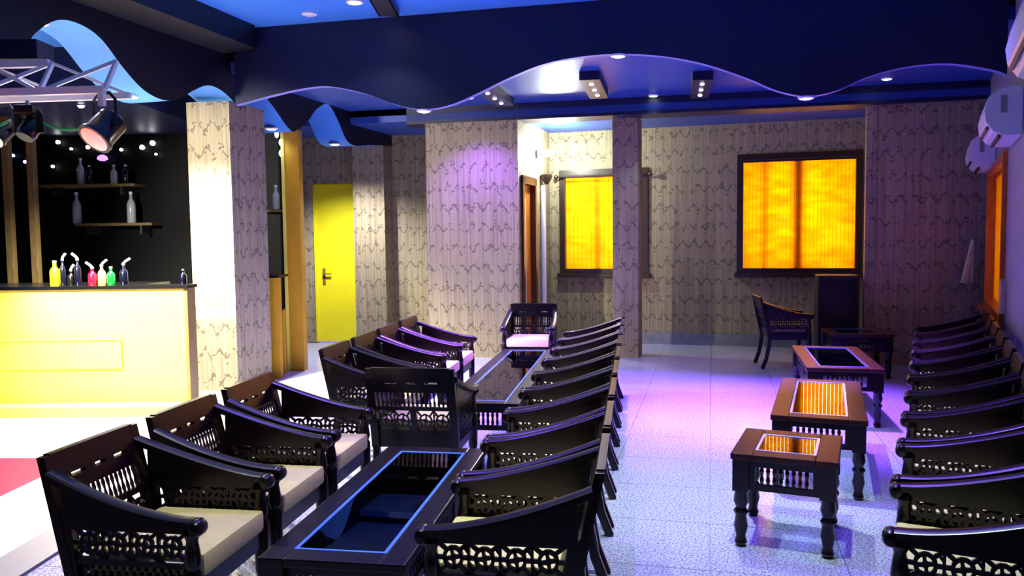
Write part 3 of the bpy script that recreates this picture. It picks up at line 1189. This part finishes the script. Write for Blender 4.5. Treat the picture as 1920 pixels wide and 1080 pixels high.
# glowing dots standing in for lamp reflections on the bar wall, one real spot
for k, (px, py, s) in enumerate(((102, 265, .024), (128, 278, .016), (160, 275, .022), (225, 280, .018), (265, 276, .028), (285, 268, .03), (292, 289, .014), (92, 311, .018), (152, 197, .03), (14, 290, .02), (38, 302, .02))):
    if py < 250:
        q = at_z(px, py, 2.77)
        e = empty('bar_lamp_or_reflection', q)
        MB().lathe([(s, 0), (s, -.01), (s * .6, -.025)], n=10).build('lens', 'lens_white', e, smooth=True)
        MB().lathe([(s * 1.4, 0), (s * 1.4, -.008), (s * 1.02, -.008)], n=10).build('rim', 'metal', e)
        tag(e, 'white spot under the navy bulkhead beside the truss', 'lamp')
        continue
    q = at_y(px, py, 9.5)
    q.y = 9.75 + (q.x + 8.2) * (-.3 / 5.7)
    e = empty('bar_lamp_or_reflection', q)
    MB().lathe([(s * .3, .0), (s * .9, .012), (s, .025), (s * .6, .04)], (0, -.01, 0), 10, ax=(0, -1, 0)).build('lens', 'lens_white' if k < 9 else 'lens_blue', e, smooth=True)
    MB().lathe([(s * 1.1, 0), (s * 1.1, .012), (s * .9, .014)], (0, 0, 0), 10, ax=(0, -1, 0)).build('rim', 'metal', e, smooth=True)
    tag(e, ['tiny white reflection dot left of the red stage light', 'faint reflection dot lower left of the red stage light', 'pinkish reflection dot at the red lamp edge', 'faint reflection dot right of the red stage light', 'left of two bright reflection dots near the column',
            'right of two bright reflection dots near the column', 'faint reflection dot under the two bright ones', 'lone reflection dot left above the upper shelf', '', 'bluish reflection dot at the picture edge', 'bluish reflection dot beside the wooden post'][k], 'lamp', 'glowing dots for lamp reflections on the bar wall')
q = at_y(184, 300, 9.4)
e = empty('bar_lamp_or_reflection', (q.x, q.y + .1, q.z))
MB().lathe([(.03, .0), (.06, .02), (.05, .05), (.02, .07)], n=12).build('lens', 'lens_purple', e, smooth=True)
MB().bar((0, 0, .02), (0, .16, .02), .03, .03).build('arm', 'black_matte', e)
tag(e, 'purple glowing lamp below the red stage light', 'lamp')

# side of the bar beyond the column: ochre post, low yellow counter, green panel
pa = at_z(545, 696, 0)
pb2 = at_z(580, 690, 0)
e = empty('pilaster', (pa.x, pa.y, 0))
w_ = pb2.x - pa.x
MB().box(0, w_, 0, .16, 0, 2.74).build('shaft', 'ochre', e)
MB().box(-.035, 0, -.01, .1, 0, 2.74).build('edge_strip', 'bar_yellow', e)
tag(e, 'tall ochre pilaster left of the yellow door', 'pilaster')
pc = at_y(503, 700, 8.62)
e = empty('side_counter', (pc.x, pc.y, 0))
w1 = at_y(524, 600, 8.62).x - pc.x
w2 = at_y(538, 600, 9.0).x - pc.x
zc = at_y(514, 516, 8.62).z
zl = at_y(538, 576, 9.0).z
MB().box(-.15, w1, 0, .1, 0, zc - .03).build('end_panel', 'ochre', e)
MB().box(w1 - .1, w2, .24, .32, 0, zl - .02).build('low_panel', 'ochre', e)
MB().box(-.15, w1 + .01, -.01, .36, zc - .03, zc).build('counter_top', 'black', e)
MB().box(w1 - .1, w2, .23, .34, zl - .02, zl).build('ledge', 'black', e)
tag(e, 'ochre end of the side bar counter beyond the big column', 'bar counter')
q = at_y(540, 470, 9.42)
e = empty('green_sign', q)
MB().box(-.05, .05, 0, .02, -.14, .1).build('panel', 'green_panel', e)
MB().box(-.055, .055, .02, .03, -.145, .105).build('backing', 'black_matte', e)
tag(e, 'green glowing panel in the dark gap beyond the big column', 'sign')
for (px, py, h, lbl) in ((514, 352, .3, 'pale bottle in the gap right of the big column'),):
    q = at_y(px, py, 9.2)
    s = MB().box(-.2, .1, -.03, .25, -.02, 0).build('gap_shelf', 'bar_brown')
    s.location = (q.x, 9.25, q.z - .25)
    tag(s, 'small shelf in the dark gap right of the big column', 'shelf')
    bottle((q.x, 9.26, q.z - .25), .28, .04, 'liq_clear', 'white_paint', lbl)
for k, (px, py) in enumerate(((519, 258), (527, 273), (527, 293), (541, 303))):
    q = at_y(px, py, 9.3)
    e = empty('bar_lamp_or_reflection', q)
    MB().lathe([(.008, .0), (.022, .02), (.022, .05), (.01, .07)], n=10).build('lens', 'lens_white', e, smooth=True)
    MB().bar((0, .0, .05), (0, .2, .05), .014, .014).build('arm', 'metal', e)
    tag(e, ['topmost', 'second', 'third', 'lowest'][k] + ' small white lamp in the gap beyond the big column', 'lamp', 'small lamps in the bar gap')

# dance floor at the left; white border paints lit floor, grey strip its shadow
def fpoly(name, pix, z0, z1, mt, label, parent=None):
    pts = [at_z(px, py, z1) for px, py in pix]
    o = MB().poly([(p.x, p.y) for p in pts], z0, z1).build(name, mt, parent)
    return tag(o, label, 'floor panel') if parent is None else o


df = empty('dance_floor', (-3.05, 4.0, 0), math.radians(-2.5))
for nm, x0, x1, y0, y1, mt in (('red_panel', -3.2, 0, -2.2, 1.45, 'red_floor'), ('lit_floor_border', 0, .62, -2.2, 1.95, 'white_paint'), ('lit_floor_border', -3.2, 0, 1.45, 1.95, 'white_paint'), ('painted_shadow', .62, .85, -2.2, 1.95, 'shadow_grey')):
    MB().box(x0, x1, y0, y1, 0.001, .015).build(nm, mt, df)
tag(df, 'low dance floor of red panel with painted lit-floor border and shadow strip', 'dance floor')


# ------------------------------------------------------------------ armchair
def lattice(mb, P, u0, u1, v0, v1, n, wd=.011, th=.012):
    """pierced carving: P(u,v,k) maps to 3D, k=0/1 the two faces"""
    def strip(a, b, w):
        d = Vector((b[0] - a[0], b[1] - a[1]))
        if d.length < 1e-6:
            return
        d.normalize()
        s = Vector((-d.y, d.x)) * w / 2
        q = [(a[0] - s.x, a[1] - s.y), (b[0] - s.x, b[1] - s.y), (b[0] + s.x, b[1] + s.y), (a[0] + s.x, a[1] + s.y)]
        mb.hexa([P(x, y, 0) for x, y in q] + [P(x, y, 1) for x, y in q])

    def ring(c, r0, r1, m):
        b = len(mb.v)
        for k in range(m):
            a = 2 * math.pi * k / m
            for r in (r0, r1):
                for h in (0, 1):
                    mb.v.append(tuple(P(c[0] + r * math.cos(a), c[1] + r * math.sin(a), h)))
        for k in range(m):
            i, j = b + 4 * k, b + 4 * ((k + 1) % m)
            for (p, q) in ((0, 1), (1, 3), (3, 2), (2, 0)):
                mb.face((i + p, j + p, j + q, i + q))
    cw = (u1 - u0) / n
    hv = (v1 - v0)
    r = min(cw, hv) * .40
    for i in range(n):
        c = (u0 + (i + .5) * cw, (v0 + v1) / 2)
        ring(c, r - wd, r, 14)
        ring(c, .001, r * .32, 8)
        for k in range(4):
            a = math.pi / 4 + k * math.pi / 2
            strip((c[0] + r * .25 * math.cos(a + .6), c[1] + r * .25 * math.sin(a + .6)), (c[0] + r * .9 * math.cos(a + .6), c[1] + r * .9 * math.sin(a + .6)), wd * .9)
            cx = c[0] + (cw / 2) * (1 if math.cos(a) > 0 else -1)
            cy = c[1] + (hv / 2) * (1 if math.sin(a) > 0 else -1)
            strip((c[0] + r * .95 * math.cos(a), c[1] + r * .95 * math.sin(a)), (cx, cy), wd)
        strip((c[0] + r * .95, c[1]), (c[0] + cw / 2, c[1]), wd)
        strip((c[0] - r * .95, c[1]), (c[0] - cw / 2, c[1]), wd)
        if i:
            x = u0 + i * cw
            strip((x, v0), (x, v1), wd * .8)
            strip((x - cw * .16, v0 + hv * .12), (x, v0 + hv * .34), wd * .7)
            strip((x + cw * .16, v1 - hv * .12), (x, v1 - hv * .34), wd * .7)


def arm_z(t):
    """t 0 rear .. 1 front"""
    return .622 + .145 * (1 - t) ** 1.5


def rake(z):
    """rear plane y at height z"""
    return -.245 - .125 * max(0, (z - .40)) / .43


def make_chair():
    e = empty('armchair')
    # back frame
    b = MB()
    for s in (-1, 1):
        b.hexa([(s * .262 - .024, rake(.38) - .045, .36), (s * .262 + .024, rake(.38) - .045, .36), (s * .262 + .024, rake(.38), .36), (s * .262 - .024, rake(.38), .36),
                (s * .262 - .024, rake(.84) - .035, .845), (s * .262 + .024, rake(.84) - .035, .845), (s * .262 + .024, rake(.84), .845), (s * .262 - .024, rake(.84), .845)])

    def slab(z0, z1, x0=-.24, x1=.24, t=.026):
        b.hexa([(x0, rake(z0) - t, z0), (x1, rake(z0) - t, z0), (x1, rake(z0), z0), (x0, rake(z0), z0),
                (x0, rake(z1) - t, z1), (x1, rake(z1) - t, z1), (x1, rake(z1), z1), (x0, rake(z1), z1)])
    slab(.765, .85, -.25, .25, .032)
    slab(.70, .752)
    for x in (-.2, -.06, .06, .2):
        slab(.752, .765, x - .03, x + .03)
    slab(.59, .612)
    slab(.36, .462)
    slab(.462, .59, -.02, .02)
    b.build('backrest', 'rosewood', e)
    bs = MB()
    for k in range(17):
        x = -.225 + k * .45 / 16
        bs.tube([(x, rake(.612) - .013, .612), (x, rake(.63) - .013, .63), (x, rake(.656) - .013, .656), (x, rake(.682) - .013, .682), (x, rake(.70) - .013, .70)], [.006, .009, .005, .009, .006], 5)
    bs.build('back_spindles', 'rosewood', e, kind='stuff')
    bl2 = MB()
    lattice(bl2, lambda u, v, k: (u, rake(v) - .006 - .012 * k, v), -.24, -.02, .462, .59, 2, .010)
    lattice(bl2, lambda u, v, k: (u, rake(v) - .006 - .012 * k, v), .02, .24, .462, .59, 2, .010)
    bl2.build('back_lattice', 'rosewood', e, kind='stuff')
    for s in (-1, 1):
        # arm
        pts = []
        for k in range(13):
            t = k / 12
            y = rake(.78) - .01 + (.27 - rake(.78)) * t
            pts.append((s * (.268 + .022 * math.sin(math.pi * t * .8)), y, arm_z(t) + .014))
        a = MB().sweep(pts, .062, .034)
        a.lathe([(.006, -.036), (.022, -.034), (.03, -.02), (.03, .02), (.022, .034), (.006, .036)], (pts[-1][0], .275, arm_z(1) + .002), 12, ax=(1, 0, 0))
        a.build('arm', 'rosewood', e, smooth=True)
        # side panel
        sp = MB()
        x0, x1 = s * .272 - .012, s * .272 + .012
        N_ = 10
        prev = None
        yb, yf = rake(.62) + .0, .225
        for k in range(N_ + 1):
            t = k / N_
            y = yb + (yf - yb) * t
            tt = (y - rake(.78)) / (.27 - rake(.78))
            cur = (y, .598, arm_z(tt) + .002)
            if prev:
                sp.hexa([(x0, prev[0], prev[1]), (x1, prev[0], prev[1]), (x1, cur[0], cur[1]), (x0, cur[0], cur[1]),
                         (x0, prev[0], prev[2]), (x1, prev[0], prev[2]), (x1, cur[0], cur[2]), (x0, cur[0], cur[2])])
            prev = cur
        sp.hexa([(x0, rake(.40), .345), (x1, rake(.40), .345), (x1, yb + .07, .345), (x0, yb + .07, .345),
                 (x0, yb, .599), (x1, yb, .599), (x1, yb + .04, .599), (x0, yb + .04, .599)])
        sp.box(x0, x1, yb + .06, yf, .475, .498)
        sp.box(x0, x1, yb + .06, yf, .345, .395)
        so = sp.build('side_panel', 'rosewood', e)
        la = MB()
        lattice(la, lambda u, v, k: (s * .272 + (k - .5) * .012, u, v), yb + .05, yf - .005, .498, .60, 4, .0140)
        la.build('side_lattice', 'rosewood', so, kind='stuff')
        ss = MB()
        for k in range(14):
            y = yb + .085 + k * (yf - yb - .10) / 13
            ss.tube([(s * .272, y, .395), (s * .272, y, .41), (s * .272, y, .435), (s * .272, y, .462), (s * .272, y, .475)], [.006, .010, .006, .010, .006], 5)
        ss.build('side_spindles', 'rosewood', so, kind='stuff')
        # front leg: turned
        MB().lathe([(.018, 0), (.026, .015), (.02, .03), (.026, .06), (.03, .16), (.022, .19), (.034, .215), (.024, .24), (.032, .27), (.034, .345), (.034, .46), (.024, .475),
                    (.034, .50), (.028, .54), (.022, .575), (.034, .60), (.03, .616)], (s * .272, .243, 0), 12).build('leg', 'rosewood', e, smooth=True)
        # rear leg: sabre
        MB().sweep([(s * .262, rake(.4) - .022, .40), (s * .262, -.275, .28), (s * .262, -.305, .13), (s * .262, -.36, 0.0)], .045, .05, up=(0, 1, .2)).build('leg', 'rosewood', e)
    MB().box(-.262, .262, -.255, .255, .36, .435).build('seat_frame', 'rosewood', e, bevel=.006)
    cu = MB().box(-.245, .245, -.235, .275, .436, .520).build('cushion', 'cream', e, bevel=.018, smooth=True)
    return e


proto = make_chair()
chair_n = [0]


def put_chair(x, y, heading, label, group, sc=1.0):
    """heading: plan direction the chair faces (vector)"""
    o = proto if chair_n[0] == 0 else copy_tree(proto)
    chair_n[0] += 1
    o.location = (x, y, 0)
    o.rotation_euler = (0, 0, math.atan2(heading[1], heading[0]) - math.pi / 2)
    o.scale = (.865, .82, .945)
    return tag(o, label, 'armchair', group)


ST = 0.155                                            # run of the left tables
td = Vector((ST, 1)).normalized()
tn = Vector((1, -ST)).normalized()                    # to the right across the tables
nth = ['nearest', 'second', 'third', 'fourth', 'fifth', 'sixth', 'seventh', 'eighth', 'ninth', 'tenth']
# left side, near three
A0 = Vector((-1.195, 2.77))
for k in range(3):
    p = A0 + td * .59 * k
    put_chair(p.x, p.y, tn, ['dark carved armchair with cream cushion nearest on the left, beside the red floor', 'middle of three dark carved armchairs left of the near glass table', 'third carved armchair left of the near glass table, before the big column'][k], 'armchairs left of the near glass table')
A1 = Vector((-0.87, 5.25))
for k in range(4):
    p = A1 + td * .575 * k
    put_chair(p.x, p.y, tn, ['first', 'second', 'third', 'last'][k] + ' dark armchair along the left of the long far glass table', 'armchairs left of the far glass table')
B0 = Vector((-0.025, 2.62))
for k in range(9):
    p = B0 + td * .572 * k
    put_chair(p.x, p.y, -tn, nth[k] + ' carved armchair in the aisle-side row, counted from the camera', 'armchairs on the aisle side of the glass tables')
put_chair(-0.51, 4.60, td, 'carved armchair with its back to us at the end of the near glass table', 'end armchairs')
put_chair(0.18, 8.10, -td, 'carved armchair facing us at the far end of the long glass table', 'end armchairs')
# wall row
rd = Vector((SR, 1)).normalized()
rn = Vector((-1, SR)).normalized()
for k in range(10):
    p = Vector((1.44, 2.46)) + rd * .59 * k
    put_chair(p.x, p.y, rn, nth[k] + ' dark armchair in the row along the right wall, counted from the camera', 'armchairs along the right wall')
q = at_z(1470, 690, 0)
put_chair(q.x + .06, q.y + .14, Vector((1, -.12)).normalized(), 'lone dark armchair in profile before the back wall', 'armchairs', 1.0)


# ------------------------------------------------------------------ tables
def turned_leg(h, s=1.0):
    return [(.02 * s, 0), (.03 * s, .02), (.022 * s, .05), (.034 * s, .10), (.026 * s, .15), (.036 * s, .17), (.024 * s, .19), (.036 * s, .22), (.03 * s, h * .58), (.036 * s, h * .62), (.036 * s, h - .1)]


def table(center, d, wdt, lng, h, label, group, topm='rosewood', border=.085, gallery_ends=True):
    """d: plan direction of the length"""
    d = Vector(d).normalized()
    e = empty('glass_table', (center[0], center[1], 0), math.atan2(d.y, d.x) - math.pi / 2)
    hw, hl_ = wdt / 2, lng / 2
    t0, t1 = h - .03, h
    b_ = border
    for (x0, x1, y0, y1) in ((-hw, -hw + b_, -hl_, hl_), (hw - b_, hw, -hl_, hl_), (-hw + b_, hw - b_, -hl_, -hl_ + b_), (-hw + b_, hw - b_, hl_ - b_, hl_)):
        MB().box(x0, x1, y0, y1, t0, t1).build('top_board', topm, e, bevel=.005)
    g = MB().box(-hw + b_ + .001, hw - b_ - .001, -hl_ + b_ + .001, hl_ - b_ - .001, h - .012, h - .003).build('glass_pane', 'table_glass', e)
    ge = MB()
    i0, i1, j0, j1, w_ = -hw + b_ + .002, hw - b_ - .002, -hl_ + b_ + .002, hl_ - b_ - .002, .013
    ge.box(i0, i0 + w_, j0, j1, h - .0029, h - .0005).box(i1 - w_, i1, j0, j1, h - .0029, h - .0005).box(i0 + w_, i1 - w_, j0, j0 + w_, h - .0029, h - .0005).box(i0 + w_, i1 - w_, j1 - w_, j1, h - .0029, h - .0005)
    ge.build('bevel_edge', 'bevel_glint', g)
    ins = .045
    zt, zb = t0 - .001, t0 - .15
    for ax, sgn in (('x', -1), ('x', 1), ('y', -1), ('y', 1)):
        L_ = (hl_ if ax == 'x' else hw) - ins
        off = ((hw if ax == 'x' else hl_) - ins) * sgn
        ap = MB()
        sp = MB()

        def bx(mb, a, b, z0, z1, t=.011):
            if ax == 'x':
                mb.box(off - t, off + t, a, b, z0, z1)
            else:
                mb.box(a, b, off - t, off + t, z0, z1)
        bx(ap, -L_, L_, zt - .035, zt)
        bx(ap, -L_, L_, zb, zb + .03)
        nseg = max(1, round(L_ * 2 / .5))
        for k in range(nseg):
            a = -L_ + 2 * L_ * k / nseg
            b2 = -L_ + 2 * L_ * (k + 1) / nseg
            m1, m2 = a + (b2 - a) * .17, a + (b2 - a) * .83
            bx(ap, a, m1, zb + .03, zt - .035)
            bx(ap, m2, b2, zb + .03, zt - .035)
            ns = 9
            for q in range(1, ns):
                u = m1 + (m2 - m1) * q / ns
                c = (off, u) if ax == 'x' else (u, off)
                zz0, zz1 = zb + .03, zt - .035
                sp.tube([(c[0], c[1], zz0), (c[0], c[1], zz0 + .02), (c[0], c[1], (zz0 + zz1) / 2), (c[0], c[1], zz1 - .02), (c[0], c[1], zz1)], [.007, .011, .007, .011, .007], 5)
        ao = ap.build('apron', 'rosewood', e)
        sp.build('apron_spindles', 'rosewood', ao, kind='stuff')
    for sx in (-1, 1):
        for sy in (-1, 1):
            lg = MB().lathe(turned_leg(h, 1.0), (sx * (hw - ins), sy * (hl_ - ins), 0), 12)
            x, y = sx * (hw - ins), sy * (hl_ - ins)
            lg.box(x - .036, x + .036, y - .036, y + .036, h - .185, h - .032)
            lg.build('leg', 'rosewood', e, smooth=True)
    return tag(e, label, 'table', group)


c = Vector((-0.60, 2.53)) + td * .71
table((c.x + .0, c.y), td, .50, 1.42, .46, 'near glass-topped dark wood table between the front armchairs', 'glass tables left')
c = Vector((-0.215, 4.98)) + td * 1.22
table((c.x, c.y), td, .50, 2.44, .46, 'long far glass-topped table between two rows of armchairs', 'glass tables left')
# right tables
def quad_table(nl, nr, fl_, label, h=.46, topm='red_wood', grp='tables by the right wall', ln=None):
    a, b, c_ = at_z(*nl, h), at_z(*nr, h), at_z(*fl_, h)
    a, b, c_ = Vector((a.x, a.y)), Vector((b.x, b.y)), Vector((c_.x, c_.y))
    dv = (c_ - a)
    # square up: use the mean of the edge direction and the normal of the near edge
    nrm = Vector((-(b - a).y, (b - a).x)).normalized()
    dv2 = (dv.normalized() + nrm).normalized()
    L_ = ln or dv.length
    ctr = (a + b) / 2 + dv2 * L_ / 2
    return table(ctr, dv2, (b - a).length, L_, h, label, grp, topm, border=.10)


quad_table((1368, 852), (1573, 866), (1420, 806), 'small square table with amber reflections, nearest in the aisle', .46)
quad_table((1444, 779), (1628, 789), (1490, 710), 'second aisle table mirroring the orange window in its glass', .46)
quad_table((1515, 691), (1657, 691), (1541, 640), 'third aisle table with a dark glass top', .46, ln=1.3)
quad_table((1562, 628), (1672, 626), (1574, 612), 'farthest aisle table with a blue sheen', .46, ln=.6)
# dark cabinet under the window
q = at_z(1550, 665, 0)
e = empty('floor_cabinet', (on_line(1556, (3.45, 9.3), 0)[0] + .06, 9.15, 0), math.radians(-15))
MB().box(0, .44, 0, .4, .03, 1.02).build('body', 'black_matte', e, bevel=.01)
MB().box(.03, .41, -.012, 0, .08, .97).build('front_panel', 'black', e)
MB().box(.04, .40, .04, .36, 0, .03).build('plinth', 'black', e)
tag(e, 'tall black cabinet standing under the right corner of the orange window', 'cabinet')


# ------------------------------------------------------------------ air conditioners
def aircon(Y, z, ln, label):
    p = right_wall(Y, .005)
    # local x along the wall (toward camera), y into the room
    e = empty('air_conditioner', (p[0], p[1], z))
    e.rotation_euler = (0, 0, math.atan2(-rd.y, -rd.x))
    prof = [(0, 0.0), (.10, -.0), (.17, .03), (.215, .09), (.225, .16), (.205, .24), (.15, .285), (.08, .30), (0, .30)]
    mb = MB()
    nP = len(prof)
    # wall is on local +y or -y: rn is the room side
    rnl = (Matrix.Rotation(-e.rotation_euler.z, 2) @ rn)
    sg = 1 if rnl.y > 0 else -1
    for xx in (0, ln):
        mb.v += [(xx, sg * a, b) for a, b in prof]
    for i in range(nP):
        j = (i + 1) % nP
        mb.face((i, j, nP + j, nP + i))
    mb.face(list(range(nP))[::-1])
    mb.face([nP + i for i in range(nP)])
    mb.build('casing', 'ac_white', e, bevel=0)
    MB().bar((.06, sg * .198, .062), (ln - .06, sg * .198, .062), .018, .03, up=(0, sg * .6, -.5)).build('air_slot', 'ac_dark', e)
    MB().bar((.06, sg * .13, .008), (ln - .06, sg * .13, .008), .02, .03).build('louvre', 'ac_dark', e)
    MB().box(ln, ln + .004, min(sg * .09, sg * .13), max(sg * .09, sg * .13), .14, .25).build('side_badge', 'ac_grey', e)
    e.scale = (1, 1, 1.1)
    return tag(e, label, 'air conditioner', 'air conditioners on the right wall')


aircon(4.0, 2.24, .9, 'white wall air conditioner cut by the top right picture corner')
aircon(6.3, 2.16, .9, 'middle of three white air conditioners on the right wall')
aircon(8.55, 2.12, .85, 'farthest white air conditioner above the amber window')

# curtains by the right window
def curtain(p, dvec, wtop, wbot, z0, z1, label):
    mb = MB()
    dvec = Vector(dvec).normalized()
    nv = Vector((-dvec.y, dvec.x))
    n, mz = 12, 8
    for j in range(mz + 1):
        t = j / mz
        for i in range(n + 1):
            s = i / n
            w_ = wbot + (wtop - wbot) * t
            q = Vector(p) + dvec * (s * w_) + nv * (.018 * math.sin(s * 5 * math.pi))
            mb.v.append((q.x, q.y, z0 + (z1 - z0) * t))
    for j in range(mz):
        for i in range(n):
            a = j * (n + 1) + i
            mb.face((a, a + 1, a + n + 2, a + n + 1))
    o = mb.build('curtain', 'curtain_white', smooth=True)
    sm = o.modifiers.new('cloth_thickness', 'SOLIDIFY')
    sm.thickness = .004
    return tag(o, label, 'curtain')


p = right_wall(8.55, .06)
curtain((p[0] - .08, p[1]), (-1, SB * -1), .02, .12, .95, 1.42, 'white curtain tail in the far corner of the right wall')
p = right_wall(6.35, .025)
curtain(p, rd, .05, .10, .84, 1.12, 'short white curtain tail below the amber window')
